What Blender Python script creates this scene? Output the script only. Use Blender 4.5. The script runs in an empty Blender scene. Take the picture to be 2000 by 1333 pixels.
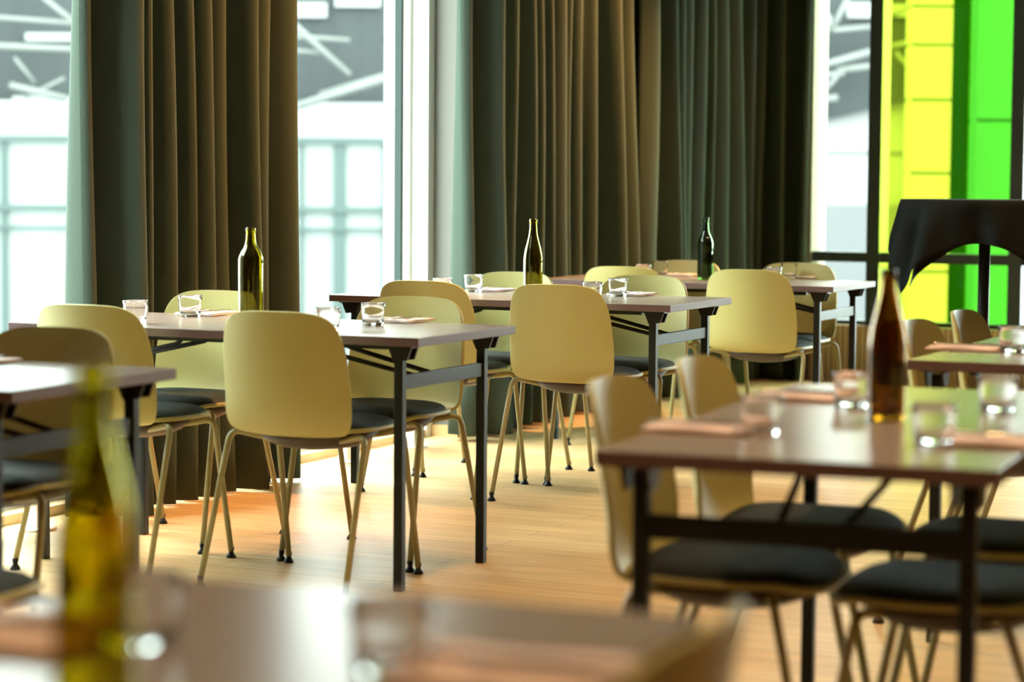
import bpy, bmesh, math, random
from mathutils import Vector, Matrix
PI = math.pi
random.seed(4)
sc = bpy.context.scene
COL = sc.collection

# ------------------------------------------------------------------ camera, world, lamps, exposure
cam_d = bpy.data.cameras.new('camera')
cam_d.sensor_width = 36.0
cam_d.lens = 4486.6 / 2000 * 36.0
cam_d.clip_start = 0.05
cam_d.clip_end = 400
cam_d.dof.use_dof = True
cam_d.dof.focus_distance = 8.2
cam_d.dof.aperture_fstop = 2.5
cam = bpy.data.objects.new('camera', cam_d)
COL.objects.link(cam)
cam.matrix_world = Matrix.Translation((0, 0, 1.187)) @ Matrix.Rotation(PI / 2 - 0.0696, 4, 'X') @ Matrix.Rotation(0.0077, 4, 'Z')
sc.camera = cam

sc.view_settings.view_transform = 'Standard'
sc.view_settings.look = 'None'
sc.view_settings.gamma = 1.0
sc.view_settings.use_curve_mapping = False
sc.view_settings.exposure = 0.0

world = bpy.data.worlds.new('world')
sc.world = world
world.use_nodes = True
bg = world.node_tree.nodes['Background']
bg.inputs['Color'].default_value = (0.90, 1.0, 0.955, 1)
bg.inputs['Strength'].default_value = 20.0

TH = 0.44                                             # the room's walls are turned by this against the camera's axis


def RM(u, v, z=0.0):                                  # room frame (u to the right, v to the back) -> world
    return Vector((u * math.cos(TH) + v * math.sin(TH), -u * math.sin(TH) + v * math.cos(TH), z))


def lamp(name, loc, aim, power, color, size=0.12, spot=None, blend=0.6):
    if spot:
        d = bpy.data.lights.new(name, 'SPOT')
        d.spot_size = math.radians(spot)
        d.spot_blend = blend
        d.shadow_soft_size = size
    else:
        d = bpy.data.lights.new(name, 'AREA')
        d.shape = 'DISK'
        d.size = size
    d.energy = power
    d.color = color
    o = bpy.data.objects.new(name, d)
    COL.objects.link(o)
    o.location = loc
    o.rotation_euler = (Vector(aim) - Vector(loc)).to_track_quat('-Z', 'Y').to_euler()
    return o


WARM = (1.0, 0.62, 0.28)
AMBER = (1.0, 0.46, 0.13)
for u, v, pw in [(-2.6, 3.0, 60), (-2.6, 6.4, 150), (-0.8, 1.7, 120), (-1.0, 4.6, 170), (2.2, 3.0, 60), (2.2, 6.0, 90), (0.6, 8.6, 220), (-1.8, 9.4, 220)]:
    p = RM(u, v, 2.95)
    lamp('ceiling_lamp', p, (p.x, p.y, 0), pw, WARM, 0.08, 105, 0.7)
for u, v, tu, tv, pw in [(-2.5, 8.2, -4.65, 7.1, 800), (-2.8, 13.0, -4.65, 12.2, 120)]:
    lamp('ceiling_spotlight', RM(u, v, 2.95), RM(tu, tv, 1.0), pw, AMBER, 0.05, 62, 0.9)
p = RM(-2.7, 11.5, 2.95)
lamp('ceiling_spotlight', p, RM(-4.7, 10.3, 1.2), 1000, AMBER, 0.05, 62, 0.8)

# ------------------------------------------------------------------ materials


def mat(name, col, rough=0.5, metal=0.0, spec=0.5, **kw):
    m = bpy.data.materials.new(name)
    m.use_nodes = True
    b = m.node_tree.nodes['Principled BSDF']
    b.inputs['Base Color'].default_value = (*col, 1)
    b.inputs['Roughness'].default_value = rough
    b.inputs['Metallic'].default_value = metal
    b.inputs['Specular IOR Level'].default_value = spec
    for k, v in kw.items():
        b.inputs[k.replace('_', ' ')].default_value = v
    return m


def nodes(m):
    return m.node_tree.nodes, m.node_tree.links, m.node_tree.nodes['Principled BSDF']


def noisy(name, c1, c2, scale, rough, bump=0.0, stretch=(1, 1, 1), detail=6, spec=0.5):
    m = mat(name, c1, rough, spec=spec)
    n, l, b = nodes(m)
    tc = n.new('ShaderNodeTexCoord')
    mp = n.new('ShaderNodeMapping')
    mp.inputs['Scale'].default_value = stretch
    no = n.new('ShaderNodeTexNoise')
    no.inputs['Scale'].default_value = scale
    no.inputs['Detail'].default_value = detail
    mx = n.new('ShaderNodeMix')
    mx.data_type = 'RGBA'
    mx.inputs[6].default_value = (*c1, 1)
    mx.inputs[7].default_value = (*c2, 1)
    l.new(tc.outputs['Object'], mp.inputs['Vector'])
    l.new(mp.outputs['Vector'], no.inputs['Vector'])
    l.new(no.outputs['Fac'], mx.inputs[0])
    l.new(mx.outputs[2], b.inputs['Base Color'])
    if bump:
        bp = n.new('ShaderNodeBump')
        bp.inputs['Strength'].default_value = bump
        bp.inputs['Distance'].default_value = 0.003
        l.new(no.outputs['Fac'], bp.inputs['Height'])
        l.new(bp.outputs['Normal'], b.inputs['Normal'])
    return m


M = {}
M['shell'] = noisy('olive_plastic', (0.46, 0.42, 0.155), (0.49, 0.45, 0.17), 900, 0.42, 0.04)
M['tube'] = mat('olive_tube', (0.33, 0.30, 0.14), 0.32)
M['cushion'] = noisy('charcoal_fabric', (0.016, 0.022, 0.022), (0.032, 0.042, 0.042), 600, 0.75, 0.3)
M['brown_plastic'] = mat('brown_plastic', (0.055, 0.038, 0.030), 0.45)
M['black_plastic'] = mat('black_plastic', (0.008, 0.008, 0.010), 0.35, 0, 0.3)
M['black_steel'] = mat('black_steel', (0.009, 0.012, 0.013), 0.42, 0, 0.3)
M['top'] = noisy('table_laminate', (0.30, 0.25, 0.225), (0.34, 0.285, 0.255), 14, 0.25, 0.0, (1, 14, 1), 6, 1.0)
M['edge'] = mat('table_edge', (0.135, 0.082, 0.085), 0.45)
M['under'] = mat('table_underside', (0.10, 0.08, 0.075), 0.6)
M['curtain'] = noisy('curtain_fabric', (0.034, 0.050, 0.038), (0.066, 0.090, 0.070), 420, 0.85, 0.5, (1, 1, 1), 3, 0.25)
M['white_paint'] = mat('white_paint', (0.82, 0.84, 0.82), 0.45)
M['grey_paint'] = mat('grey_paint', (0.16, 0.155, 0.135), 0.7)
M['wall_paint'] = mat('wall_paint', (0.28, 0.24, 0.19), 0.75)
M['ceiling_paint'] = mat('ceiling_paint', (0.20, 0.18, 0.15), 0.8)
M['frame'] = mat('dark_window_frame', (0.030, 0.040, 0.042), 0.4)
M['oak_trim'] = noisy('oak_trim', (0.52, 0.33, 0.15), (0.62, 0.42, 0.2), 12, 0.45, 0, (1, 8, 8))
M['paper'] = mat('pink_paper', (0.88, 0.70, 0.68), 0.8)
M['paper_lit'] = mat('lit_pink_paper', (0.90, 0.84, 0.84), 0.8)  # same pink paper, bleaching by bright light put into the colour
M['metal'] = mat('cutlery_steel', (0.62, 0.60, 0.57), 0.18, 1.0)
M['blackcloth'] = noisy('black_cloth', (0.004, 0.005, 0.005), (0.008, 0.010, 0.0095), 300, 0.85, 0.1, (1, 1, 1), 6, 0.15)
M['glass'] = mat('drinking_glass', (1, 1, 1), 0.0, Transmission_Weight=1.0, IOR=1.45)
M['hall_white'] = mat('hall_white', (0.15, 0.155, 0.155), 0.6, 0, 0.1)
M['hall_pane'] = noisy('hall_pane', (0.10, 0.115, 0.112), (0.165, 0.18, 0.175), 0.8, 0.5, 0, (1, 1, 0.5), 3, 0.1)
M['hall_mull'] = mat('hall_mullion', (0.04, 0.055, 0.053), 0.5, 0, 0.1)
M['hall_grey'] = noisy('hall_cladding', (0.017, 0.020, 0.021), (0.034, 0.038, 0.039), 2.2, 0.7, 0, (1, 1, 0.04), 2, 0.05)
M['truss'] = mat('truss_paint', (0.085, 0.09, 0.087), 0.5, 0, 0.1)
M['ledge'] = mat('ledge_grey', (0.07, 0.072, 0.075), 0.6, 0, 0.1)
M['ground'] = mat('outside_paving', (0.2, 0.2, 0.2), 0.8, 0, 0.1)
M['foliage'] = noisy('foliage', (0.10, 0.20, 0.05), (0.25, 0.35, 0.1), 20, 0.6)


def tinted(name, col, rough=0.0, gloss=0.06):
    m = bpy.data.materials.new(name)
    m.use_nodes = True
    n, l = m.node_tree.nodes, m.node_tree.links
    n.remove(n['Principled BSDF'])
    out = n['Material Output']
    t = n.new('ShaderNodeBsdfTransparent')
    t.inputs['Color'].default_value = (*col, 1)
    g = n.new('ShaderNodeBsdfGlossy')
    g.inputs['Roughness'].default_value = rough
    mx = n.new('ShaderNodeMixShader')
    mx.inputs[0].default_value = gloss
    l.new(t.outputs[0], mx.inputs[1])
    l.new(g.outputs[0], mx.inputs[2])
    l.new(mx.outputs[0], out.inputs['Surface'])
    return m


M['pane'] = tinted('window_glass', (0.93, 0.97, 0.955), 0.0, 0.0015)
M['yellow_glass'] = tinted('yellow_glass', (0.80, 0.86, 0.22), 0.02, 0.0)
M['green_glass'] = tinted('green_glass', (0.30, 0.72, 0.17), 0.02, 0.0)


def bottle_glass(name, col):
    return mat(name, col, 0.02, Transmission_Weight=1.0, IOR=1.5)


M['bottle_olive'] = bottle_glass('olive_bottle_glass', (0.36, 0.31, 0.008))
M['bottle_yellow'] = bottle_glass('yellow_green_bottle_glass', (0.56, 0.47, 0.01))
M['bottle_amber'] = bottle_glass('amber_bottle_glass', (0.29, 0.135, 0.005))
M['bottle_green'] = bottle_glass('green_bottle_glass', (0.09, 0.17, 0.055))


def plank_floor():
    m = mat('oak_planks', (0.5, 0.3, 0.15), 0.3)
    n, l, b = nodes(m)
    tc = n.new('ShaderNodeTexCoord')
    br = n.new('ShaderNodeTexBrick')
    br.inputs['Scale'].default_value = 1.0
    br.inputs['Brick Width'].default_value = 1.6
    br.inputs['Row Height'].default_value = 0.11
    br.inputs['Mortar Size'].default_value = 0.0012
    br.inputs['Color1'].default_value = (0.70, 0.45, 0.215, 1)
    br.inputs['Color2'].default_value = (0.80, 0.55, 0.29, 1)
    br.inputs['Mortar'].default_value = (0.16, 0.08, 0.035, 1)
    br.offset = 0.37
    mp = n.new('ShaderNodeMapping')
    mp.inputs['Scale'].default_value = (1.2, 22, 1)
    no = n.new('ShaderNodeTexNoise')
    no.inputs['Scale'].default_value = 3.0
    no.inputs['Detail'].default_value = 8
    rp = n.new('ShaderNodeMapRange')
    rp.inputs['From Min'].default_value = 0.3
    rp.inputs['From Max'].default_value = 0.7
    rp.inputs['To Min'].default_value = 0.72
    rp.inputs['To Max'].default_value = 1.15
    mx = n.new('ShaderNodeMix')
    mx.data_type = 'RGBA'
    mx.blend_type = 'MULTIPLY'
    mx.inputs[0].default_value = 1.0
    l.new(tc.outputs['Object'], br.inputs['Vector'])
    l.new(tc.outputs['Object'], mp.inputs['Vector'])
    l.new(mp.outputs['Vector'], no.inputs['Vector'])
    l.new(no.outputs['Fac'], rp.inputs['Value'])
    l.new(br.outputs['Color'], mx.inputs[6])
    l.new(rp.outputs['Result'], mx.inputs[7])
    l.new(mx.outputs[2], b.inputs['Base Color'])
    rr = n.new('ShaderNodeMapRange')
    rr.inputs['To Min'].default_value = 0.30
    rr.inputs['To Max'].default_value = 0.44
    l.new(no.outputs['Fac'], rr.inputs['Value'])
    l.new(rr.outputs['Result'], b.inputs['Roughness'])
    bp = n.new('ShaderNodeBump')
    bp.inputs['Strength'].default_value = 0.12
    bp.inputs['Distance'].default_value = 0.002
    l.new(no.outputs['Fac'], bp.inputs['Height'])
    l.new(bp.outputs['Normal'], b.inputs['Normal'])
    return m


M['floor'] = plank_floor()


def slatted():
    m = mat('slatted_oak', (0.6, 0.4, 0.22), 0.5)
    n, l, b = nodes(m)
    tc = n.new('ShaderNodeTexCoord')
    w = n.new('ShaderNodeTexWave')
    w.wave_type = 'BANDS'
    w.bands_direction = 'X'
    w.inputs['Scale'].default_value = 9
    r = n.new('ShaderNodeValToRGB')
    r.color_ramp.elements[0].position = 0.05
    r.color_ramp.elements[0].color = (0.30, 0.17, 0.08, 1)
    r.color_ramp.elements[1].position = 0.3
    r.color_ramp.elements[1].color = (0.66, 0.44, 0.25, 1)
    l.new(tc.outputs['Object'], w.inputs['Vector'])
    l.new(w.outputs['Fac'], r.inputs['Fac'])
    l.new(r.outputs['Color'], b.inputs['Base Color'])
    return m


M['slats'] = slatted()

# ------------------------------------------------------------------ mesh helpers


class MB:
    def __init__(self):
        self.v, self.f, self.mi = [], [], []
        self.smooth = []

    def add(self, vs, fs, mi=0, smooth=False):
        o = len(self.v)
        self.v += [tuple(x) for x in vs]
        self.f += [tuple(i + o for i in f) for f in fs]
        self.mi += [mi] * len(fs)
        self.smooth += [smooth] * len(fs)
        return self

    def box(self, x0, x1, y0, y1, z0, z1, mi=0):
        vs = [(x0, y0, z0), (x1, y0, z0), (x1, y1, z0), (x0, y1, z0), (x0, y0, z1), (x1, y0, z1), (x1, y1, z1), (x0, y1, z1)]
        return self.add(vs, [(0, 3, 2, 1), (4, 5, 6, 7), (0, 1, 5, 4), (1, 2, 6, 5), (2, 3, 7, 6), (3, 0, 4, 7)], mi)

    def tube(self, pts, r, seg=12, mi=0, caps=True):
        pts = [Vector(p) for p in pts]
        rs = r if isinstance(r, (list, tuple)) else [r] * len(pts)
        up = None
        rings = []
        for i, p in enumerate(pts):
            t = (pts[min(i + 1, len(pts) - 1)] - pts[max(i - 1, 0)]).normalized()
            if up is None:
                a = Vector((0, 0, 1)) if abs(t.z) < 0.9 else Vector((1, 0, 0))
                up = (a - t * a.dot(t)).normalized()
            else:
                up = (up - t * up.dot(t)).normalized()
            s = t.cross(up)
            rings.append([p + (up * math.cos(2 * PI * k / seg) + s * math.sin(2 * PI * k / seg)) * rs[i] for k in range(seg)])
        vs = [q for ring in rings for q in ring]
        fs = []
        for i in range(len(rings) - 1):
            for k in range(seg):
                a, b = i * seg + k, i * seg + (k + 1) % seg
                fs.append((a, a + seg, b + seg, b))
        self.add(vs, fs, mi, True)
        if caps:
            self.add(rings[0], [tuple(range(seg))], mi)
            self.add(rings[-1], [tuple(reversed(range(seg)))], mi)
        return self

    def bar(self, p0, p1, w, h, mi=0):
        p0, p1 = Vector(p0), Vector(p1)
        t = (p1 - p0).normalized()
        a = Vector((0, 0, 1)) if abs(t.z) < 0.95 else Vector((0, 1, 0))
        s = t.cross(a).normalized() * w / 2
        u = s.cross(t).normalized() * h / 2
        vs = []
        for p in (p0, p1):
            vs += [p - s - u, p + s - u, p + s + u, p - s + u]
        return self.add(vs, [(0, 1, 2, 3), (7, 6, 5, 4), (0, 4, 5, 1), (1, 5, 6, 2), (2, 6, 7, 3), (3, 7, 4, 0)], mi)

    def lathe(self, prof, seg=40, mi=0, c=(0, 0, 0)):
        vs, fs = [], []
        idx = []
        for r, z in prof:
            if r < 1e-6:
                idx.append([len(vs)])
                vs.append((c[0], c[1], c[2] + z))
            else:
                idx.append(list(range(len(vs), len(vs) + seg)))
                vs += [(c[0] + r * math.cos(2 * PI * k / seg), c[1] + r * math.sin(2 * PI * k / seg), c[2] + z) for k in range(seg)]
        for a, b in zip(idx, idx[1:]):
            for k in range(seg):
                k2 = (k + 1) % seg
                if len(a) == 1 and len(b) == 1:
                    continue
                if len(a) == 1:
                    fs.append((a[0], b[k2], b[k]))
                elif len(b) == 1:
                    fs.append((a[k], a[k2], b[0]))
                else:
                    fs.append((a[k], a[k2], b[k2], b[k]))
        return self.add(vs, fs, mi, True)

    def grid(self, P, mi=0):                              # P[i][j] points
        n, m = len(P), len(P[0])
        vs = [q for row in P for q in row]
        fs = [(i * m + j, i * m + j + 1, (i + 1) * m + j + 1, (i + 1) * m + j) for i in range(n - 1) for j in range(m - 1)]
        return self.add(vs, fs, mi, True)

    def build(self, name, mats, parent=None, recalc=True):
        me = bpy.data.meshes.new(name)
        me.from_pydata(self.v, [], self.f)
        for m in (mats if isinstance(mats, (list, tuple)) else [mats]):
            me.materials.append(m)
        for p, mi, s in zip(me.polygons, self.mi, self.smooth):
            p.material_index = mi
            p.use_smooth = s
        if recalc:
            bm = bmesh.new()
            bm.from_mesh(me)
            bmesh.ops.remove_doubles(bm, verts=bm.verts, dist=1e-6)
            bmesh.ops.recalc_face_normals(bm, faces=bm.faces)
            bm.to_mesh(me)
            bm.free()
        me.update()
        o = bpy.data.objects.new(name, me)
        COL.objects.link(o)
        if parent:
            o.parent = parent
        return o


def bevel(o, w=0.003, seg=2):
    md = o.modifiers.new('bevel', 'BEVEL')
    md.width = w
    md.segments = seg
    md.limit_method = 'ANGLE'
    return o


def solid(o, t, off=0):
    md = o.modifiers.new('thickness', 'SOLIDIFY')
    md.thickness = t
    md.offset = off
    return o


def tag(o, label, cat, group=None):
    o['label'] = label
    o['category'] = cat
    if group:
        o['group'] = group
    return o


def thing(name, label, cat, loc=(0, 0, 0), rz=0.0, group=None):
    o = bpy.data.objects.new(name, None)
    COL.objects.link(o)
    o.empty_display_size = 0.1
    o.location = loc
    o.rotation_euler = (0, 0, rz)
    return tag(o, label, cat, group)


def struct(o, rz=-TH):
    o['kind'] = 'structure'
    o.rotation_euler = (0, 0, rz)
    return o


def dup(root, loc, rz, label, group=None):
    def cp(o, par):
        c = o.copy()
        COL.objects.link(c)
        if par:
            c.parent = par
        for ch in list(o.children):
            cp(ch, c)
        return c
    r = cp(root, None)
    r.location = loc
    r.rotation_euler = (0, 0, rz)
    r['label'] = label
    if group:
        r['group'] = group
    return r


def arc_path(pts, rad, n=6):                              # polyline with rounded corners
    pts = [Vector(p) for p in pts]
    out = [pts[0]]
    for a, b, c in zip(pts, pts[1:], pts[2:]):
        d0, d1 = (a - b), (c - b)
        r = min(rad, d0.length * 0.49, d1.length * 0.49)
        p0, p1 = b + d0.normalized() * r, b + d1.normalized() * r
        for k in range(n + 1):
            t = k / n
            out.append(p0 * (1 - t) ** 2 + b * 2 * t * (1 - t) + p1 * t * t)
    out.append(pts[-1])
    return out


# ------------------------------------------------------------------ setting (built in the room frame)
UL, UG, VR, VG = -4.74, -4.99, 13.38, 13.56               # left wall face, left glazing, right wall line, right glazing
ZC, ZT = 3.0, 2.75
U1, V0 = 7.0, -4.0
struct(MB().box(UG - 0.05, U1 + 0.1, V0 - 0.1, VG + 0.3, -0.12, 0.0).build('floor', M['floor']))
struct(MB().box(UG - 0.05, U1 + 0.1, V0 - 0.1, VG + 0.1, ZC, ZC + 0.12).build('ceiling', M['ceiling_paint']))
w = MB().box(-5.09, UL, 9.47, VR, 0.0, ZC)
struct(w.build('wall_left', M['grey_paint']))
struct(MB().box(-5.09, -4.862, 9.405, 9.4698, 0.0, ZC).build('trim_1', M['white_paint']))
struct(MB().box(-4.8615, -4.725, 9.452, 9.4695, 0.0, 0.055).build('baseboard_left', M['oak_trim']))
struct(MB().box(-5.09, UL, V0, 9.404, ZT, ZC).build('wall_left_lintel', M['grey_paint']))
struct(MB().box(UL - 0.05, U1, VR, VG + 0.1, ZT, ZC).build('wall_right_lintel', M['wall_paint']))
struct(MB().box(-5.09, -4.30, VR, VG + 0.1, 0, ZT).build('wall_right', M['wall_paint']))
struct(MB().box(U1, U1 + 0.1, V0, VG + 0.1, 0, ZC).build('wall_far_right', M['wall_paint']))
struct(MB().box(-5.09, U1, V0 - 0.1, V0, 0, ZC).build('wall_behind', M['wall_paint']))
# oak sill strip and white bottom rail along the left glazing
struct(MB().box(-5.0, -4.865, 5.0, 9.404, 0.0, 0.035).build('trim_2', M['oak_trim']))
# left glazing: panes with frames
v_edges = [5.0, 7.2, 9.404]
struct(MB().box(-5.09, UL, V0, 4.999, 0, ZT).build('wall_left_near', M['wall_paint']))
for i, (a, b) in enumerate(zip(v_edges, v_edges[1:])):
    f = MB()
    f.box(-5.045, -4.945, a, b, 0.036, 0.10)
    f.box(-5.045, -4.945, a, b, ZT - 0.06, ZT)
    f.box(-5.045, -4.945, a, a + 0.03, 0.10, ZT - 0.06)
    f.box(-5.045, -4.945, b - 0.03, b, 0.10, ZT - 0.06)
    fr = struct(f.build('window_%d' % (i + 1), M['white_paint']))
    g = MB().box(-4.999, -4.989, a + 0.03, b - 0.03, 0.10, ZT - 0.06).build('pane', M['pane'], fr)
    s = MB().box(-5.012, -4.976, b - 0.047, b - 0.031, 0.10, ZT - 0.06).build('seal', M['hall_mull'], fr)
    s2 = MB().box(-5.012, -4.976, a + 0.031, a + 0.047, 0.10, ZT - 0.06).build('seal', M['hall_mull'], fr)
# right glazing: slatted oak parapet, dark mullions and transom
struct(MB().box(-4.30, -0.1, VR - 0.02, VG + 0.02, 0, 0.335).build('trim_3', M['slats']))
u_edges = [-4.30, -3.875, -3.02, -2.1, -1.1, -0.1]
struct(MB().box(-0.099, U1, VR, VG + 0.1, 0, ZT).build('wall_right_near', M['wall_paint']))
for i, (a, b) in enumerate(zip(u_edges, u_edges[1:])):
    f = MB()
    f.box(b - 0.08, b, VR, VG, 0.336, ZT)
    f.box(a, b - 0.08, VR + 0.02, VG, 0.715, 0.775)
    f.box(a, b - 0.08, VR + 0.06, VG, 0.336, 0.36)
    f.box(a, b - 0.08, VR + 0.06, VG, ZT - 0.05, ZT)
    fr = struct(f.build('window_%d' % (i + 11), M['frame']))
    MB().box(a, b - 0.08, VG - 0.04, VG - 0.03, 0.36, 0.715).build('pane', M['pane'], fr)
    MB().box(a, b - 0.08, VG - 0.04, VG - 0.03, 0.775, ZT - 0.05).build('pane', M['pane'], fr)
# white seat of low convector radiators in front of the left glazing (their feet show between the chairs)


def radiator(v0, v1, label):
    c = RM(-4.735, (v0 + v1) / 2)
    t = thing('radiator', label, 'radiator', c, -TH, 'low radiators along the left window')
    L = (v1 - v0) / 2
    b = MB()
    b.box(-0.05, 0.05, -L, L, 0.15, 0.36)
    bevel(b.build('body', M['white_paint'], t), 0.006)
    g = MB()
    for k in range(int(L * 2 / 0.03)):
        y = -L + 0.02 + k * 0.03
        g.box(-0.04, 0.04, y, y + 0.012, 0.3605, 0.366)
    g.build('grille', M['white_paint'], t)
    for s in (-1, 1):
        p = MB().box(-0.022, 0.022, s * (L - 0.14) - 0.016, s * (L - 0.14) + 0.016, 0.008, 0.15)
        q = p.build('foot', M['white_paint'], t)
        MB().lathe([(0, 0.0), (0.075, 0.0), (0.075, 0.006), (0.07, 0.009), (0, 0.009)], 28, 0, (0, s * (L - 0.14), 0)).build('foot_plate', M['white_paint'], q)


radiator(8.27, 9.15, 'white low radiator under the window right of the left curtain')
radiator(5.65, 6.42, 'white low radiator under the window left of the left curtain')

# ------------------------------------------------------------------ curtains


def curtain(name, label, path, widths, amp, z0, z1, flare, seed, sign=1, group=None):
    """path: room-frame polyline (u,v) walked along the wall; folds stand out of it."""
    rnd = random.Random(seed)
    P = [RM(*p).to_2d() for p in path]
    seg = [(b - a).length for a, b in zip(P, P[1:])]
    tot = sum(seg)
    knots = [-widths[0] / 2 if sign < 0 else 0.0]
    k = 0
    while knots[-1] < tot:
        wv = widths[k] if k < len(widths) else rnd.choice([0.05, 0.06, 0.07, 0.08, 0.09, 0.11])
        knots.append(knots[-1] + wv)
        k += 1
    amps = [amp * rnd.uniform(0.55, 1.15) * min(1.5, (b - a) / 0.09) for a, b in zip(knots, knots[1:])]
    ph = [rnd.uniform(-0.012, 0.012) for _ in knots]
    c0 = RM(*[sum(p[i] for p in path) / len(path) for i in (0, 1)])

    def at(s):
        s = min(max(s, 0), tot - 1e-6)
        for i, L in enumerate(seg):
            if s <= L:
                d = (P[i + 1] - P[i]) / L
                return P[i] + d * s, d
            s -= L
    rows = 15
    n = int(tot / 0.008)
    G = []
    for r in range(rows):
        t = r / (rows - 1)                                # 0 bottom, 1 top
        z = z0 + (z1 - z0) * t
        row = []
        for i in range(n + 1):
            s = tot * i / n
            j = max(a for a in range(len(knots) - 1) if knots[a] <= s)
            f = (s - knots[j]) / (knots[j + 1] - knots[j])
            sg = sign if j % 2 == 0 else -sign
            off = sg * amps[j] * math.sin(PI * f) ** 0.85
            off *= 0.75 + 0.45 * (1 - t)
            off += 0.014 * math.sin(s * 7 + 3 * t + seed) + 0.006 * math.sin(s * 40 + 6 * t)
            sp = s + ph[j] * (1 - t) * math.sin(PI * f) * 2
            sp = tot / 2 + (sp - tot / 2) * (1 + flare * (1 - t) ** 1.5)
            q, d = at(min(max(sp, 0), tot))
            if sp < 0:
                q = P[0] + (P[1] - P[0]).normalized() * sp
            elif sp > tot:
                q = P[-1] + (P[-1] - P[-2]).normalized() * (sp - tot)
            nrm = Vector((d.y, -d.x))
            q = q + nrm * off
            row.append((q.x - c0.x, q.y - c0.y, z))
        G.append(row)
    o = MB().grid(G).build(name, M['curtain'], recalc=False)
    solid(o, 0.004)
    o.location = (c0.x, c0.y, 0)
    return tag(o, label, 'curtain', group)


curtain('curtain', 'dark brown floor-length curtain hanging between the two clear left windows',
        [(-4.66, 6.47), (-4.66, 7.77)], [0.035, 0.09, 0.12, 0.05, 0.06, 0.07, 0.06, 0.075, 0.05, 0.06, 0.07, 0.08, 0.05], 0.105, 0.012, 2.74, 0.02, 3, 1)
curtain('curtain', 'lamplit brown curtain with deep folds hanging beside the pale pillar',
        [(-4.63, 9.30), (-4.63, 11.22)], [0.06, 0.08, 0.12, 0.10, 0.09, 0.10, 0.08], 0.095, 0.03, 2.74, 0.045, 8)
curtain('curtain', 'dark curtain drawn around the back corner next to the green and yellow window',
        [(-4.62, 11.36), (-4.62, 12.95), (-4.56, 13.16), (-4.42, 13.24), (-4.24, 13.24)], [0.16, 0.12, 0.10, 0.12], 0.09, 0.012, 2.74, 0.0, 11)

# ------------------------------------------------------------------ chair


def squircle(a, b, n1, n2):
    n = n1 if b > 0 else n2
    m = max(abs(a), abs(b))
    if m == 0:
        return 0, 0
    f = m / (abs(a) ** n + abs(b) ** n) ** (1 / n)
    return a * f, b * f


BACK = [(-0.148, 0.443), (-0.186, 0.453), (-0.211, 0.488), (-0.226, 0.545), (-0.238, 0.62), (-0.250, 0.70), (-0.262, 0.772), (-0.268, 0.811)]


def prof(t):                                              # 0..1 along BACK (Catmull-Rom)
    t = min(max(t, 0), 1) * (len(BACK) - 1)
    i = min(int(t), len(BACK) - 2)
    f = t - i
    p = [Vector(BACK[min(max(k, 0), len(BACK) - 1)]) for k in (i - 1, i, i + 1, i + 2)]
    return 0.5 * ((2 * p[1]) + (p[2] - p[0]) * f + (2 * p[0] - 5 * p[1] + 4 * p[2] - p[3]) * f * f + (-p[0] + 3 * p[1] - 3 * p[2] + p[3]) * f ** 3)


def make_chair(label):
    t = thing('dining_chair', label, 'chair')
    N = 28
    ticks = [math.sin(PI / 2 * (2 * i / N - 1)) for i in range(N + 1)]
    G = []
    for b in ticks:
        row = []
        for a in ticks:
            x, s = squircle(a, b, 3.1, 3.6)
            tt = (s + 1) / 2
            q = prof(tt)
            wd = 0.212 - 0.012 * tt
            X = x * wd
            k = 1.25 * min(1, 0.25 + tt * 1.6)
            y = q.x + k * X * X
            z = q.y + (0.35 * X * X if tt < 0.3 else 0.35 * X * X * max(0, 1 - (tt - 0.3) / 0.3))
            row.append((X, y, z))
        G.append(row)
    bk = MB().grid(G).build('backrest', M['shell'], t)
    solid(bk, 0.011)
    G = []
    for b in ticks:
        row = []
        for a in ticks:
            x, s = squircle(a, b, 3.2, 3.4)
            z = 0.452 + 0.022 * x ** 4 * 0.5 + 0.010 * s * s - (0.016 * max(0, s - 0.6) / 0.4)
            row.append((x * 0.214, 0.012 + s * 0.195, z))
        G.append(row)
    st = MB().grid(G).build('seat', M['shell'], t)
    solid(st, 0.013)
    top, bot = [], []
    for b in ticks:
        r1, r2 = [], []
        for a in ticks:
            x, s = squircle(a, b, 3.2, 3.4)
            e = max(abs(a), abs(b))
            h = 0.026 * (1 - e ** 6) ** 0.5 if e < 1 else 0
            z = 0.462 + 0.009 * s * s - (0.014 * max(0, s - 0.6) / 0.4)
            r1.append((x * 0.203, 0.016 + s * 0.182, z + h))
            r2.append((x * 0.203, 0.016 + s * 0.182, z))
        top.append(r1)
        bot.append(r2)
    MB().grid(top).grid(bot).build('seat_cushion', M['cushion'], t)
    MB().lathe([(0, 0.394), (0.07, 0.395), (0.115, 0.402), (0.155, 0.418), (0.182, 0.447), (0, 0.4475)], 40, 0, (0, 0.0, 0)).build('seat_base', M['brown_plastic'], t)
    for sx in (-1, 1):
        for fr in (0, 1):
            y0, y1, yf = (-0.075, -0.125, -0.270) if fr == 0 else (0.09, 0.130, 0.215)
            xb, xf = (0.225, 0.240) if fr == 0 else (0.215, 0.225)
            zb = 0.452 if fr == 0 else 0.446
            path = arc_path([(sx * 0.06, y0, 0.420), (sx * 0.15, (y0 + y1) / 2, 0.432), (sx * xb, y1, zb), (sx * xf, yf, 0.022)], 0.055, 7)
            lg = MB().tube(path, 0.0092, 12).build('leg', M['tube'], t)
            MB().lathe([(0, 0.0), (0.0155, 0.0), (0.0165, 0.004), (0.010, 0.014), (0.0075, 0.018), (0.0095, 0.024), (0.0098, 0.034), (0, 0.034)], 16, 0,
                       (sx * xf, yf, 0)).build('foot_cap', M['black_plastic'], lg)
    return t


# ------------------------------------------------------------------ folding table
TL, TW = 1.42, 0.668


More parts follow.
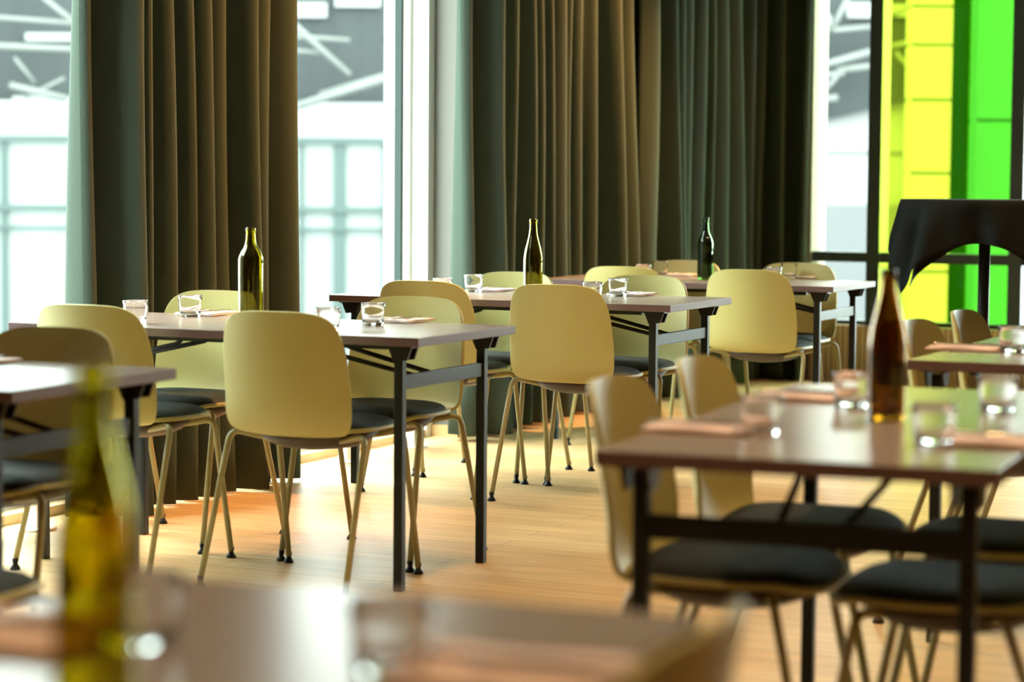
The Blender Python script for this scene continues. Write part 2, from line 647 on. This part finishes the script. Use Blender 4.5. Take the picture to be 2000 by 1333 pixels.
def make_table(label):
    t = thing('folding_table', label, 'table')
    b = MB()
    x, y = TL / 2, TW / 2
    b.add([(-x, -y, .714), (x, -y, .714), (x, y, .714), (-x, y, .714), (-x, -y, .74), (x, -y, .74), (x, y, .74), (-x, y, .74)], [(4, 5, 6, 7)], 0)
    b.add(b.v[:8], [(0, 1, 5, 4), (1, 2, 6, 5), (2, 3, 7, 6), (3, 0, 4, 7)], 1)
    b.add(b.v[:8], [(0, 3, 2, 1)], 2)
    bevel(b.build('tabletop', [M['top'], M['edge'], M['under']], t), 0.002, 2)
    for sy in (-1, 1):
        MB().box(-x + 0.16, x - 0.16, sy * 0.20 - 0.012, sy * 0.20 + 0.012, 0.694, 0.7138).build('rail', M['black_steel'], t)
    lx, ly, h = x - 0.087, y - 0.058, 0.014
    for sx in (-1, 1):
        for sy in (-1, 1):
            l = MB().box(sx * lx - h, sx * lx + h, sy * ly - h, sy * ly + h, 0.0, 0.70)
            bevel(l.build('leg', M['black_steel'], t), 0.003)
            # hinge bracket under the top
            p = MB()
            for s in (-1, 1):
                xs = sorted((sx * lx - sx * 0.030, sx * lx + sx * 0.050))
                y0 = sy * ly + s * 0.022
                p.add([(xs[0], y0 - .003, .7138), (xs[1], y0 - .003, .7138), (xs[1] - .015, y0 - .003, .672), (xs[0] + .02, y0 - .003, .668),
                       (xs[0], y0 + .003, .7138), (xs[1], y0 + .003, .7138), (xs[1] - .015, y0 + .003, .672), (xs[0] + .02, y0 + .003, .668)],
                      [(0, 1, 2, 3), (7, 6, 5, 4), (0, 4, 5, 1), (1, 5, 6, 2), (2, 6, 7, 3), (3, 7, 4, 0)])
            p.box(min(xs) - 0.005, max(xs) + 0.005, sy * ly - 0.034, sy * ly + 0.034, 0.708, 0.7139)
            p.build('hinge_bracket', M['black_plastic'], t)
        bevel(MB().box(sx * lx - 0.009, sx * lx + 0.009, -ly + h, ly - h, 0.584, 0.626).build('crossbar', M['black_steel'], t), 0.002)
        for s in (-1, 1):
            path = arc_path([(sx * (lx - 0.40), s * 0.085, 0.712), (sx * (lx - 0.375), s * 0.085, 0.675), (sx * (lx - 0.012), s * 0.05, 0.595)], 0.04, 6)
            MB().tube(path, 0.0075, 10).build('brace', M['black_steel'], t)
    return t


def table_frame(right_near, th):
    """world position of (u right-to-left, v near-to-far) on a table whose right-near corner is given"""
    def f(u, v, z=0.0):
        return Vector((right_near[0] - math.cos(th) * u + math.sin(th) * v, right_near[1] + math.sin(th) * u + math.cos(th) * v, z))
    return f


A, tA = table_frame((-.266, 6.495), .428), .428
B, tB = table_frame((.574, 8.335), .434), .434
C, tC = table_frame((1.39, 9.944), .430), .430
D, tD = table_frame((-1.045, 4.785), .39), .39            # far-right corner at (-.795, 5.396)
# tables turned the other way: corner = left-near, e along the near edge (to the right), s along the long side
tE = .36


def long_frame(left_near, th):
    e, s = Vector((math.cos(th), -math.sin(th), 0)), Vector((math.sin(th), math.cos(th), 0))
    o = Vector((left_near[0], left_near[1], 0))

    def f(u, v, z=0.0):
        return o + e * u + s * v + Vector((0, 0, z))
    return f


E_ = long_frame((.138, 3.807), tE)
F_ = long_frame((1.008, 5.839), .43)
G_ = long_frame((-.429 - TL * math.sin(tE), 2.583 - TL * math.cos(tE)), tE)

GT = 'folding tables set for lunch'
tab = make_table('folding table with the olive bottle, in mid-picture near the left curtain')
tab.location = A(TL / 2, TW / 2)
tab.rotation_euler = (0, 0, -tA)
tab['group'] = GT
dup(tab, B(TL / 2, TW / 2), -tB, 'folding table with the slender bottle, in front of the pale pillar')
dup(tab, C(TL / 2, TW / 2), -tC, 'folding table with the dark green bottle, farthest back beside the dark curtain')
dup(tab, D(TL / 2, TW / 2), -tD, 'folding table cut off by the left edge of the photo, its bright corner pointing right')
dup(tab, E_(TW / 2, TL / 2), -tE + PI / 2, 'folding table with the amber bottle, its short end and dark H-frame facing us')
dup(tab, F_(TW / 2, TL / 2), -.43 + PI / 2, 'folding table glowing lime green at the right edge, in front of the high table')
dup(tab, G_(TW / 2, TL / 2), -tE + PI / 2, 'very blurred table top along the bottom edge with the big yellow-green bottle')

# ------------------------------------------------------------------ chairs
GC = 'olive shell chairs around the tables'
ch0 = make_chair('olive chair back in mid-picture at the near side of the olive-bottle table')
ch0.location = A(0.393, 0.125)
ch0.rotation_euler = (0, 0, -tA)
ch0['group'] = GC


def chair(loc, rz, label):
    return dup(ch0, loc, rz, label, GC)


chair(A(1.051, 0.125), -tA, 'olive chair back at the left end of the olive-bottle table, near the photo edge')
chair(A(0.43, TW - 0.095), -tA + PI, 'pale chair facing us at the right end of the olive-bottle table')
chair(A(1.168, TW - 0.095), -tA + PI, 'pale chair facing us right behind the olive bottle, at the left curtain')
chair(B(0.404, 0.125), -tB, 'olive chair back in the photo centre, just under the slender bottle')
chair(B(0.955, 0.125), -tB, 'brownish chair back left on the slender-bottle table, below the white window post')
chair(B(0.42, TW - 0.095), -tB + PI, 'pale chair facing us at the right end of the slender-bottle table')
chair(B(1.0, TW - 0.095), -tB + PI, 'pale chair facing us mostly hidden behind the slender bottle')
chair(C(0.352, 0.125), -tC, 'olive chair back at the farthest table, right below the dark green bottle')
chair(C(0.941, 0.125), -tC, 'light green chair back at the left of the farthest table')
chair(C(0.416, TW - 0.095), -tC + PI, 'chair facing us at the farthest table, in front of the clear right window')
chair(C(0.983, TW - 0.095), -tC + PI, 'chair facing us at the farthest table, left of the dark green bottle')
chair(D(0.46, TW - 0.06), -tD + PI, 'dark brown chair facing us behind the cut-off table at the left edge')
chair(E_(0.09, 0.57), -tE - PI / 2, 'blurred chair left of the amber-bottle table, nearer one beside the pink napkin')
chair(E_(0.09, 1.15), -tE - PI / 2, 'blurred chair left of the amber-bottle table, farther of the two')
chair(E_(TW - 0.15, 0.50), -tE + PI / 2, 'dark-cushioned chair right of the amber-bottle table, nearer of the two')
chair(E_(TW - 0.15, 1.10), -tE + PI / 2, 'dark-cushioned chair right of the amber-bottle table, farther of the two')
chair(F_(0.13, 0.52), -.43 - PI / 2, 'brown chair back at the lime table, just right of the amber bottle')
chair(F_(0.13, 1.07), -.43 - PI / 2, 'brown chair back at the lime table, beside the pole of the high table')
chair((-1.065, 4.00, 0), -tD, 'chair pulled out, only its dark seat corner showing at the bottom left edge')
chair(G_(TW - 0.14, 1.05), -tE + PI / 2, 'strongly blurred chair back at the bottom edge, right of centre')

# ------------------------------------------------------------------ bottles and glasses
ZTOP = 0.7402


def smooth_prof(pts, n=8):
    out = []
    V = [Vector(p) for p in pts]
    for i in range(len(V) - 1):
        p = [V[max(i - 1, 0)], V[i], V[i + 1], V[min(i + 2, len(V) - 1)]]
        for k in range(n):
            f = k / n
            q = 0.5 * ((2 * p[1]) + (p[2] - p[0]) * f + (2 * p[0] - 5 * p[1] + 4 * p[2] - p[3]) * f * f + (-p[0] + 3 * p[1] - 3 * p[2] + p[3]) * f ** 3)
            out.append((max(q.x, 0), q.y))
    out.append(tuple(V[-1]))
    return out


def bottle_mesh(outer, h, name, m):
    body = smooth_prof(outer, 7)
    lip = [(0.0150, h - 0.018), (0.0158, h - 0.016), (0.0158, h - 0.004), (0.0150, h)]
    prof_out = [(0, 0.006), (0.020, 0.004), (0.030, 0.0)] + body + lip
    inner = [(r - 0.0032, z) for r, z in body if z > 0.012]
    prof_in = [(0.0112, h)] + [(0.0110, h - 0.012)] + [(max(r, 0.0105), z) for r, z in reversed(inner)] + [(0.022, 0.011), (0, 0.016)]
    return MB().lathe(prof_out + prof_in, 48).build(name, m)


bord = [(0.0365, 0.003), (0.0385, 0.010), (0.0392, 0.05), (0.0394, 0.12), (0.0394, 0.19), (0.0380, 0.206), (0.031, 0.222), (0.0215, 0.238), (0.0165, 0.252), (0.0150, 0.268), (0.0142, 0.279)]
burg = [(0.0355, 0.003), (0.0372, 0.010), (0.0376, 0.06), (0.0376, 0.135), (0.0362, 0.155), (0.0310, 0.185), (0.0240, 0.212), (0.0180, 0.237), (0.0152, 0.258), (0.0142, 0.281)]
slim = [(0.0345, 0.003), (0.0362, 0.010), (0.0362, 0.06), (0.0355, 0.12), (0.0368, 0.150), (0.0368, 0.166), (0.0335, 0.183), (0.024, 0.204), (0.0170, 0.222), (0.0145, 0.242), (0.0138, 0.268)]
GB = 'wine bottles on the tables'


def bottle(prof_, h, m, loc, label):
    o = bottle_mesh(prof_, h, 'wine_bottle', m)
    o.location = (loc[0], loc[1], ZTOP)
    return tag(o, label, 'bottle', GB)


bottle(bord, 0.297, M['bottle_olive'], A(.751, .334), 'olive glass bottle with broad shoulders in front of the left curtain')
bottle(burg, 0.300, M['bottle_olive'], B(.70, .334), 'slender dark olive bottle in the middle of the photo against the lamplit curtain')
bottle(slim, 0.287, M['bottle_green'], C(.71, .334), 'dark green bottle on the farthest table in front of the dark curtain')
bottle(burg, 0.287, M['bottle_amber'], (.708, 4.325), 'blurred amber brown bottle in the right foreground').scale = (0.95, 0.95, 1)
bottle(burg, 0.300, M['bottle_yellow'], (-.341, 1.865), 'big very blurred yellow-green bottle at the bottom left, closest to us').scale = (0.90, 0.90, 1)

gl = MB().lathe([(0, 0.0), (0.030, 0.0), (0.0325, 0.003), (0.0345, 0.02), (0.0375, 0.05), (0.0392, 0.0695), (0.0388, 0.071), (0.0374, 0.0695),
                 (0.0357, 0.05), (0.0325, 0.022), (0.0295, 0.0135), (0.020, 0.0115), (0, 0.011)], 40).build('drinking_glass', M['glass'])
GG = 'water tumblers on the tables'
tag(gl, 'clear tumbler on the right part of the olive-bottle table, beside a napkin', 'glass', GG)
gl.location = (-0.427, 7.031, ZTOP)
for x, y, lab in [
    (-1.16, 7.066, 'clear tumbler leftmost on the olive-bottle table, against the dark curtain'),
    (-1.039, 7.402, 'clear tumbler left of the olive bottle, in front of the chair at the curtain'),
    (-0.543, 6.753, 'clear tumbler peeking over the mid-picture chair back, right of the olive bottle'),
    (-0.269, 8.874, 'tumbler rim over the brownish chair back, leftmost on the slender-bottle table'),
    (-0.156, 9.219, 'clear tumbler left of the slender bottle, in front of the green end of the curtain'),
    (0.301, 8.616, 'tumbler rim peeking over the central chair back, right of the slender bottle'),
    (0.411, 8.938, 'clear tumbler on the right part of the slender-bottle table, in front of the pale chair'),
    (0.595, 10.503, 'tumbler rim just over the light green chair back on the farthest table'),
    (0.705, 10.978, 'clear tumbler left of the dark green bottle on the farthest table'),
    (1.168, 10.285, 'tumbler rim peeking over the chair right of the dark green bottle'),
    (1.300, 10.797, 'clear tumbler at the right end of the farthest table'),
    (0.444, 4.061, 'blurred tumbler between the two pink napkins left of the amber bottle'),
    (0.678, 4.568, 'blurred tumbler just left of the amber bottle, behind it'),
    (0.724, 3.921, 'blurred tumbler in front and right of the amber bottle'),
    (0.955, 4.498, 'blurred tumbler at the far right of the amber-bottle table'),
    (1.333, 6.099, 'blurred tumbler on the lime table at the right edge'),
    (-0.351, 2.172, 'strongly blurred tumbler just behind the big yellow-green bottle'),
    (-0.108, 2.040, 'strongly blurred tumbler at the bottom centre of the photo'),
]:
    dup(gl, (x, y, ZTOP), 0.0, lab, GG)

# ------------------------------------------------------------------ napkins and cutlery


def napkin_mesh(m, sx=0.085, sy=0.10, seed=0):
    rnd = random.Random(seed)
    b = MB()
    for lay, (dz, s) in enumerate([(0.0, 1.0), (0.004, 0.985)]):
        G = []
        for i in range(9):
            row = []
            for j in range(9):
                x, y = (i / 4 - 1) * sx * s, (j / 4 - 1) * sy * s
                row.append((x, y, dz + 0.0018 + 0.0016 * math.sin(i * 1.3 + lay) * math.cos(j * 0.9 + seed)))
            G.append(row)
        b.grid(G)
    o = b.build('napkin', m, recalc=False)
    solid(o, 0.003, -1)
    return o


GN = 'folded napkins at the place settings'
GK = 'cutlery on the napkins'
np_lit = napkin_mesh(M['paper_lit'], 0.075, 0.09, 1)
np_pink = napkin_mesh(M['paper'], 0.085, 0.10, 2)


def fork_mesh():
    b = MB()
    G = []
    for i in range(16):
        t = i / 15
        y = -0.09 + 0.12 * t
        wdt = 0.0055 - 0.002 * math.sin(PI * min(1, t * 1.1)) + (0.005 * max(0, t - 0.75) / 0.25)
        G.append([(-wdt, y, 0.002 + 0.004 * t), (0, y, 0.003 + 0.004 * t), (wdt, y, 0.002 + 0.004 * t)])
    b.grid(G)
    o = b.build('fork', M['metal'], recalc=False)
    solid(o, 0.002)
    return o


def knife_mesh():
    b = MB()
    G = []
    for i in range(18):
        t = i / 17
        y = -0.10 + 0.21 * t
        wdt = 0.0055 if t < 0.45 else 0.0085 * (1 - max(0, (t - 0.85) / 0.15) ** 2 * 0.85)
        G.append([(-wdt * 0.8, y, 0.002), (0, y, 0.0045 if t < 0.45 else 0.003), (wdt, y, 0.002)])
    b.grid(G)
    o = b.build('knife', M['metal'], recalc=False)
    solid(o, 0.002)
    return o


fk, kn = fork_mesh(), knife_mesh()
first = {}


def setting(x, y, rz, pink, where):
    src = np_pink if pink else np_lit
    colr = 'pink' if pink else 'brightly lit'
    lab = 'folded %s paper napkin %s' % (colr, where)
    for key, o, label, cat, grp, dx, dz in ((colr, src, lab, 'napkin', GN, 0, 0),
                                            ('fork', fk, 'steel fork on the napkin ' + where, 'fork', GK, -0.018, 0.0105),
                                            ('knife', kn, 'steel knife on the napkin ' + where, 'knife', GK, 0.016, 0.0105)):
        loc = (x + dx * math.cos(rz), y + dx * math.sin(rz), ZTOP + dz)
        if key not in first:
            first[key] = 1
            o.location = loc
            o.rotation_euler = (0, 0, rz)
            tag(o, label, cat, grp)
        else:
            dup(o, loc, rz, label, grp)


setting(-1.000, 7.560, -tA, False, 'left of the olive bottle by the curtain')
setting(-0.350, 7.260, -tA, False, 'at the right end of the olive-bottle table')
setting(-0.085, 9.335, -tB, False, 'left of the slender bottle')
setting(0.475, 9.075, -tB, False, 'at the right end of the slender-bottle table')
setting(0.815, 11.030, -tC, False, 'left of the dark green bottle')
setting(1.380, 10.890, -tC, False, 'at the right end of the farthest table')
setting(-1.290, 5.500, -tD, False, 'on the cut-off table at the left edge')
setting(0.352, 4.130, -tE + PI / 2, True, 'at the near left corner of the amber-bottle table')
setting(0.612, 4.760, -tE + PI / 2, True, 'farther along the left side of the amber-bottle table')
setting(0.850, 3.950, -tE + PI / 2, True, 'at the right side of the amber-bottle table')
setting(1.240, 6.220, -.43 + PI / 2, True, 'on the lime table at the right edge')
setting(-0.490, 2.225, -tE + PI / 2, True, 'at the bottom left corner of the photo')
setting(0.000, 2.045, -tE + PI / 2, True, 'at the bottom edge of the photo right of centre')

# ------------------------------------------------------------------ high table with black cloth
HX, HY, HZ, HR = 2.053, 10.0, 1.118, 0.36
hi = thing('high_table', 'round high bar table under the black cloth in front of the green window', 'table', (HX, HY, 0), 0)
MB().lathe([(0, HZ - 0.03), (HR - 0.01, HZ - 0.03), (HR - 0.004, HZ - 0.026), (HR - 0.004, HZ - 0.006), (HR - 0.008, HZ - 0.003), (0, HZ - 0.003)], 64).build('tabletop', M['edge'], hi)
MB().lathe([(0, 0.02), (0.025, 0.02), (0.025, HZ - 0.031), (0, HZ - 0.031)], 24).build('pole', M['black_steel'], hi)
MB().lathe([(0, 0), (0.24, 0), (0.24, 0.008), (0.05, 0.02), (0, 0.02)], 48).build('base', M['black_steel'], hi)


def cloth():
    a, N = 1.09, 72
    G = []
    rot = -0.28
    for i in range(N + 1):
        row = []
        for j in range(N + 1):
            x, y = (i / N - 0.5) * a, (j / N - 0.5) * a
            d = math.hypot(x, y)
            th = math.atan2(y, x)
            if d <= HR:
                q = Vector((x, y, HZ + 0.001))
            else:
                dr = d - HR
                bend = min(dr, 0.02)
                corner = abs(math.sin(2 * th)) ** 1.6
                fold = 0.030 * math.sin(9 * th + 1.0) + 0.018 * math.sin(17 * th)
                out = HR + 0.010 * (1 - math.exp(-dr / 0.012)) + dr * (0.34 * corner - 0.03) + fold * min(1, dr / 0.16) * (0.5 + 0.5 * corner)
                drop = dr * (1 - 0.02 * corner)
                q = Vector((math.cos(th) * out, math.sin(th) * out, HZ + 0.001 - max(0, drop - 0.004)))
            c, s = math.cos(rot), math.sin(rot)
            row.append((q.x * c - q.y * s, q.x * s + q.y * c, q.z))
        G.append(row)
    o = MB().grid(G).build('tablecloth', M['blackcloth'], recalc=False)
    solid(o, 0.003, -1)
    o.location = (HX, HY, 0)
    return tag(o, 'black square cloth with hanging corners draped over the round high table', 'tablecloth')


cloth()

# ------------------------------------------------------------------ outside
yg = thing('tinted_glass_panel', 'yellow tinted glass panel standing outside the right window', 'glass panel', RM(-3.69, 13.72), -TH, 'tinted glass panels outside')
MB().box(-0.27, 0.26, -0.006, 0.006, 0.0, 3.2).build('pane', M['yellow_glass'], yg)
MB().box(-0.275, 0.265, -0.02, 0.02, -0.05, 0.0).build('shoe', M['frame'], yg)
gg = thing('tinted_glass_panel', 'green tinted glass panel overlapping the yellow one outside the right window', 'glass panel', RM(-3.29, 13.80), -TH, 'tinted glass panels outside')
MB().box(-0.265, 0.265, -0.006, 0.006, 0.0, 3.2).build('pane', M['green_glass'], gg)
MB().box(-0.27, 0.27, -0.02, 0.02, -0.05, 0.0).build('shoe', M['frame'], gg)

gnd = MB().box(-60, 60, 15.5, 120, -4.1, -4.0).build('ground_outside', M['ground'])
gnd['kind'] = 'structure'


def panel_column(x, y, w_, joints, label, m):
    t = thing('cladding_column', label, 'column', (x, y, -4.0), 0)
    js = [-4.0] + joints + [7.0]
    for a, b in zip(js, js[1:]):
        bevel(MB().box(-w_ / 2, w_ / 2, -0.15, 0.15, a + 4 + 0.012, b + 4 - 0.012).build('cladding_panel', m, t), 0.004)
    MB().box(-w_ / 2 + 0.015, w_ / 2 - 0.015, -0.13, 0.13, 0, 11).build('core', M['frame'], t)


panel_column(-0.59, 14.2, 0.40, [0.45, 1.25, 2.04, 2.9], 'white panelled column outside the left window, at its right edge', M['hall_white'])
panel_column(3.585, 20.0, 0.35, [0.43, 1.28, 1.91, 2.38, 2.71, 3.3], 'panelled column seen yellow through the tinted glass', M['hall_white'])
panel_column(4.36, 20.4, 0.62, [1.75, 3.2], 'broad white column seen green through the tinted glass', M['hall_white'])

hall = thing('hall_building', 'pale glazed hall with dark roof cladding standing outside the windows', 'building', (0, 34, -4), 0)


def hp(name, x0, x1, y0, y1, z0, z1, m):
    return MB().box(x0, x1, y0, y1, z0 + 4, z1 + 4).build(name, m, hall)


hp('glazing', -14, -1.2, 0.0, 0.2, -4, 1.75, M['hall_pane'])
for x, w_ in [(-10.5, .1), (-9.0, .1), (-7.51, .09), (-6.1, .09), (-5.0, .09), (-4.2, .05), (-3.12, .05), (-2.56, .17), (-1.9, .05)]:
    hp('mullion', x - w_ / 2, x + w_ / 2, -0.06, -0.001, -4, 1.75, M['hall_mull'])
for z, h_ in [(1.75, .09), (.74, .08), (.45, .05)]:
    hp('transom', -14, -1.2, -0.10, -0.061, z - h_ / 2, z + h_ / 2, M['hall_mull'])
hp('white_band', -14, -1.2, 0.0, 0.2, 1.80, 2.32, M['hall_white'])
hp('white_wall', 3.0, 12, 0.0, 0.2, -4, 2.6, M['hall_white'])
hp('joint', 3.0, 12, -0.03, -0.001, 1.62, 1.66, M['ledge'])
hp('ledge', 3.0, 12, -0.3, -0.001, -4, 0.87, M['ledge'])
hp('shaded_wall', 6.0, 7.2, -0.5, -0.31, -4, 6, M['hall_grey'])  # dark panel behind the column gap, the wall's shade put into its colour
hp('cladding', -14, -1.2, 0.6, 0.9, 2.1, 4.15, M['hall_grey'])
hp('added_reflection_band', -16, 14, 0.6, 0.9, 4.16, 5.6, M['hall_white'])  # unseen pale band added to brighten what the table tops reflect
hp('added_sky_blocker', -16, 14, 0.6, 0.9, 7.2, 17.0, M['hall_grey'])  # unseen dark panel added to block sky from the foreground table's reflection
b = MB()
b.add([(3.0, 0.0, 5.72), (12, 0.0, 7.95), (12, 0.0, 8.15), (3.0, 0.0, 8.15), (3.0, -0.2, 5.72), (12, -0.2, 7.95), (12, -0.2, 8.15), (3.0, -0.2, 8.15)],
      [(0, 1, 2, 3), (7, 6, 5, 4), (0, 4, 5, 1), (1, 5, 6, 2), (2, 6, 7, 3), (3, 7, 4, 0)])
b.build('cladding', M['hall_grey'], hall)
for x0, x1, z0, z1 in [(-3.5, -2.8, 3.6, 3.82), (-2.68, -2.0, 3.76, 4.0), (-7.5, -6.2, 2.18, 2.4), (-7.3, -6.2, 3.22, 3.34), ]:
    hp('skylight', x0, x1, 0.52, 0.599, z0, z1, M['hall_white'])
for x0, x1, z0, z1 in [(4.3, 4.62, 3.50, 3.64), (4.85, 5.3, 3.60, 3.82), (5.72, 5.98, 2.95, 3.03), (5.35, 5.95, 3.62, 3.8)]:
    hp('skylight', x0, x1, -0.28, -0.201, z0, z1, M['hall_white'])


def truss(label, segs, y=33.3):
    cx = sum(a[0] + b_[0] for a, b_, _ in segs) / (2 * len(segs))
    t = thing('roof_truss', label, 'truss', (cx, y, 2.0), 0, 'white roof trusses of the hall')
    for a, b_, r in segs:
        MB().tube([(a[0] - cx, 0, a[1] - 2), (b_[0] - cx, 0, b_[1] - 2)], r, 10).build('truss_bar', M['truss'], t)


shade_block = thing('added_shade_block', 'unseen grey block added outside to the left to shade the glazing', 'building', (-14.5, 0, -4), 0)  # added out of view, keeps sky light off the left glazing
MB().box(-1.5, 1.5, -18, 12, 0, 11).build('wall', M['ledge'], shade_block)
MB().box(-1.6, 1.6, -18.1, 12.1, 11, 11.3).build('roof', M['hall_grey'], shade_block)


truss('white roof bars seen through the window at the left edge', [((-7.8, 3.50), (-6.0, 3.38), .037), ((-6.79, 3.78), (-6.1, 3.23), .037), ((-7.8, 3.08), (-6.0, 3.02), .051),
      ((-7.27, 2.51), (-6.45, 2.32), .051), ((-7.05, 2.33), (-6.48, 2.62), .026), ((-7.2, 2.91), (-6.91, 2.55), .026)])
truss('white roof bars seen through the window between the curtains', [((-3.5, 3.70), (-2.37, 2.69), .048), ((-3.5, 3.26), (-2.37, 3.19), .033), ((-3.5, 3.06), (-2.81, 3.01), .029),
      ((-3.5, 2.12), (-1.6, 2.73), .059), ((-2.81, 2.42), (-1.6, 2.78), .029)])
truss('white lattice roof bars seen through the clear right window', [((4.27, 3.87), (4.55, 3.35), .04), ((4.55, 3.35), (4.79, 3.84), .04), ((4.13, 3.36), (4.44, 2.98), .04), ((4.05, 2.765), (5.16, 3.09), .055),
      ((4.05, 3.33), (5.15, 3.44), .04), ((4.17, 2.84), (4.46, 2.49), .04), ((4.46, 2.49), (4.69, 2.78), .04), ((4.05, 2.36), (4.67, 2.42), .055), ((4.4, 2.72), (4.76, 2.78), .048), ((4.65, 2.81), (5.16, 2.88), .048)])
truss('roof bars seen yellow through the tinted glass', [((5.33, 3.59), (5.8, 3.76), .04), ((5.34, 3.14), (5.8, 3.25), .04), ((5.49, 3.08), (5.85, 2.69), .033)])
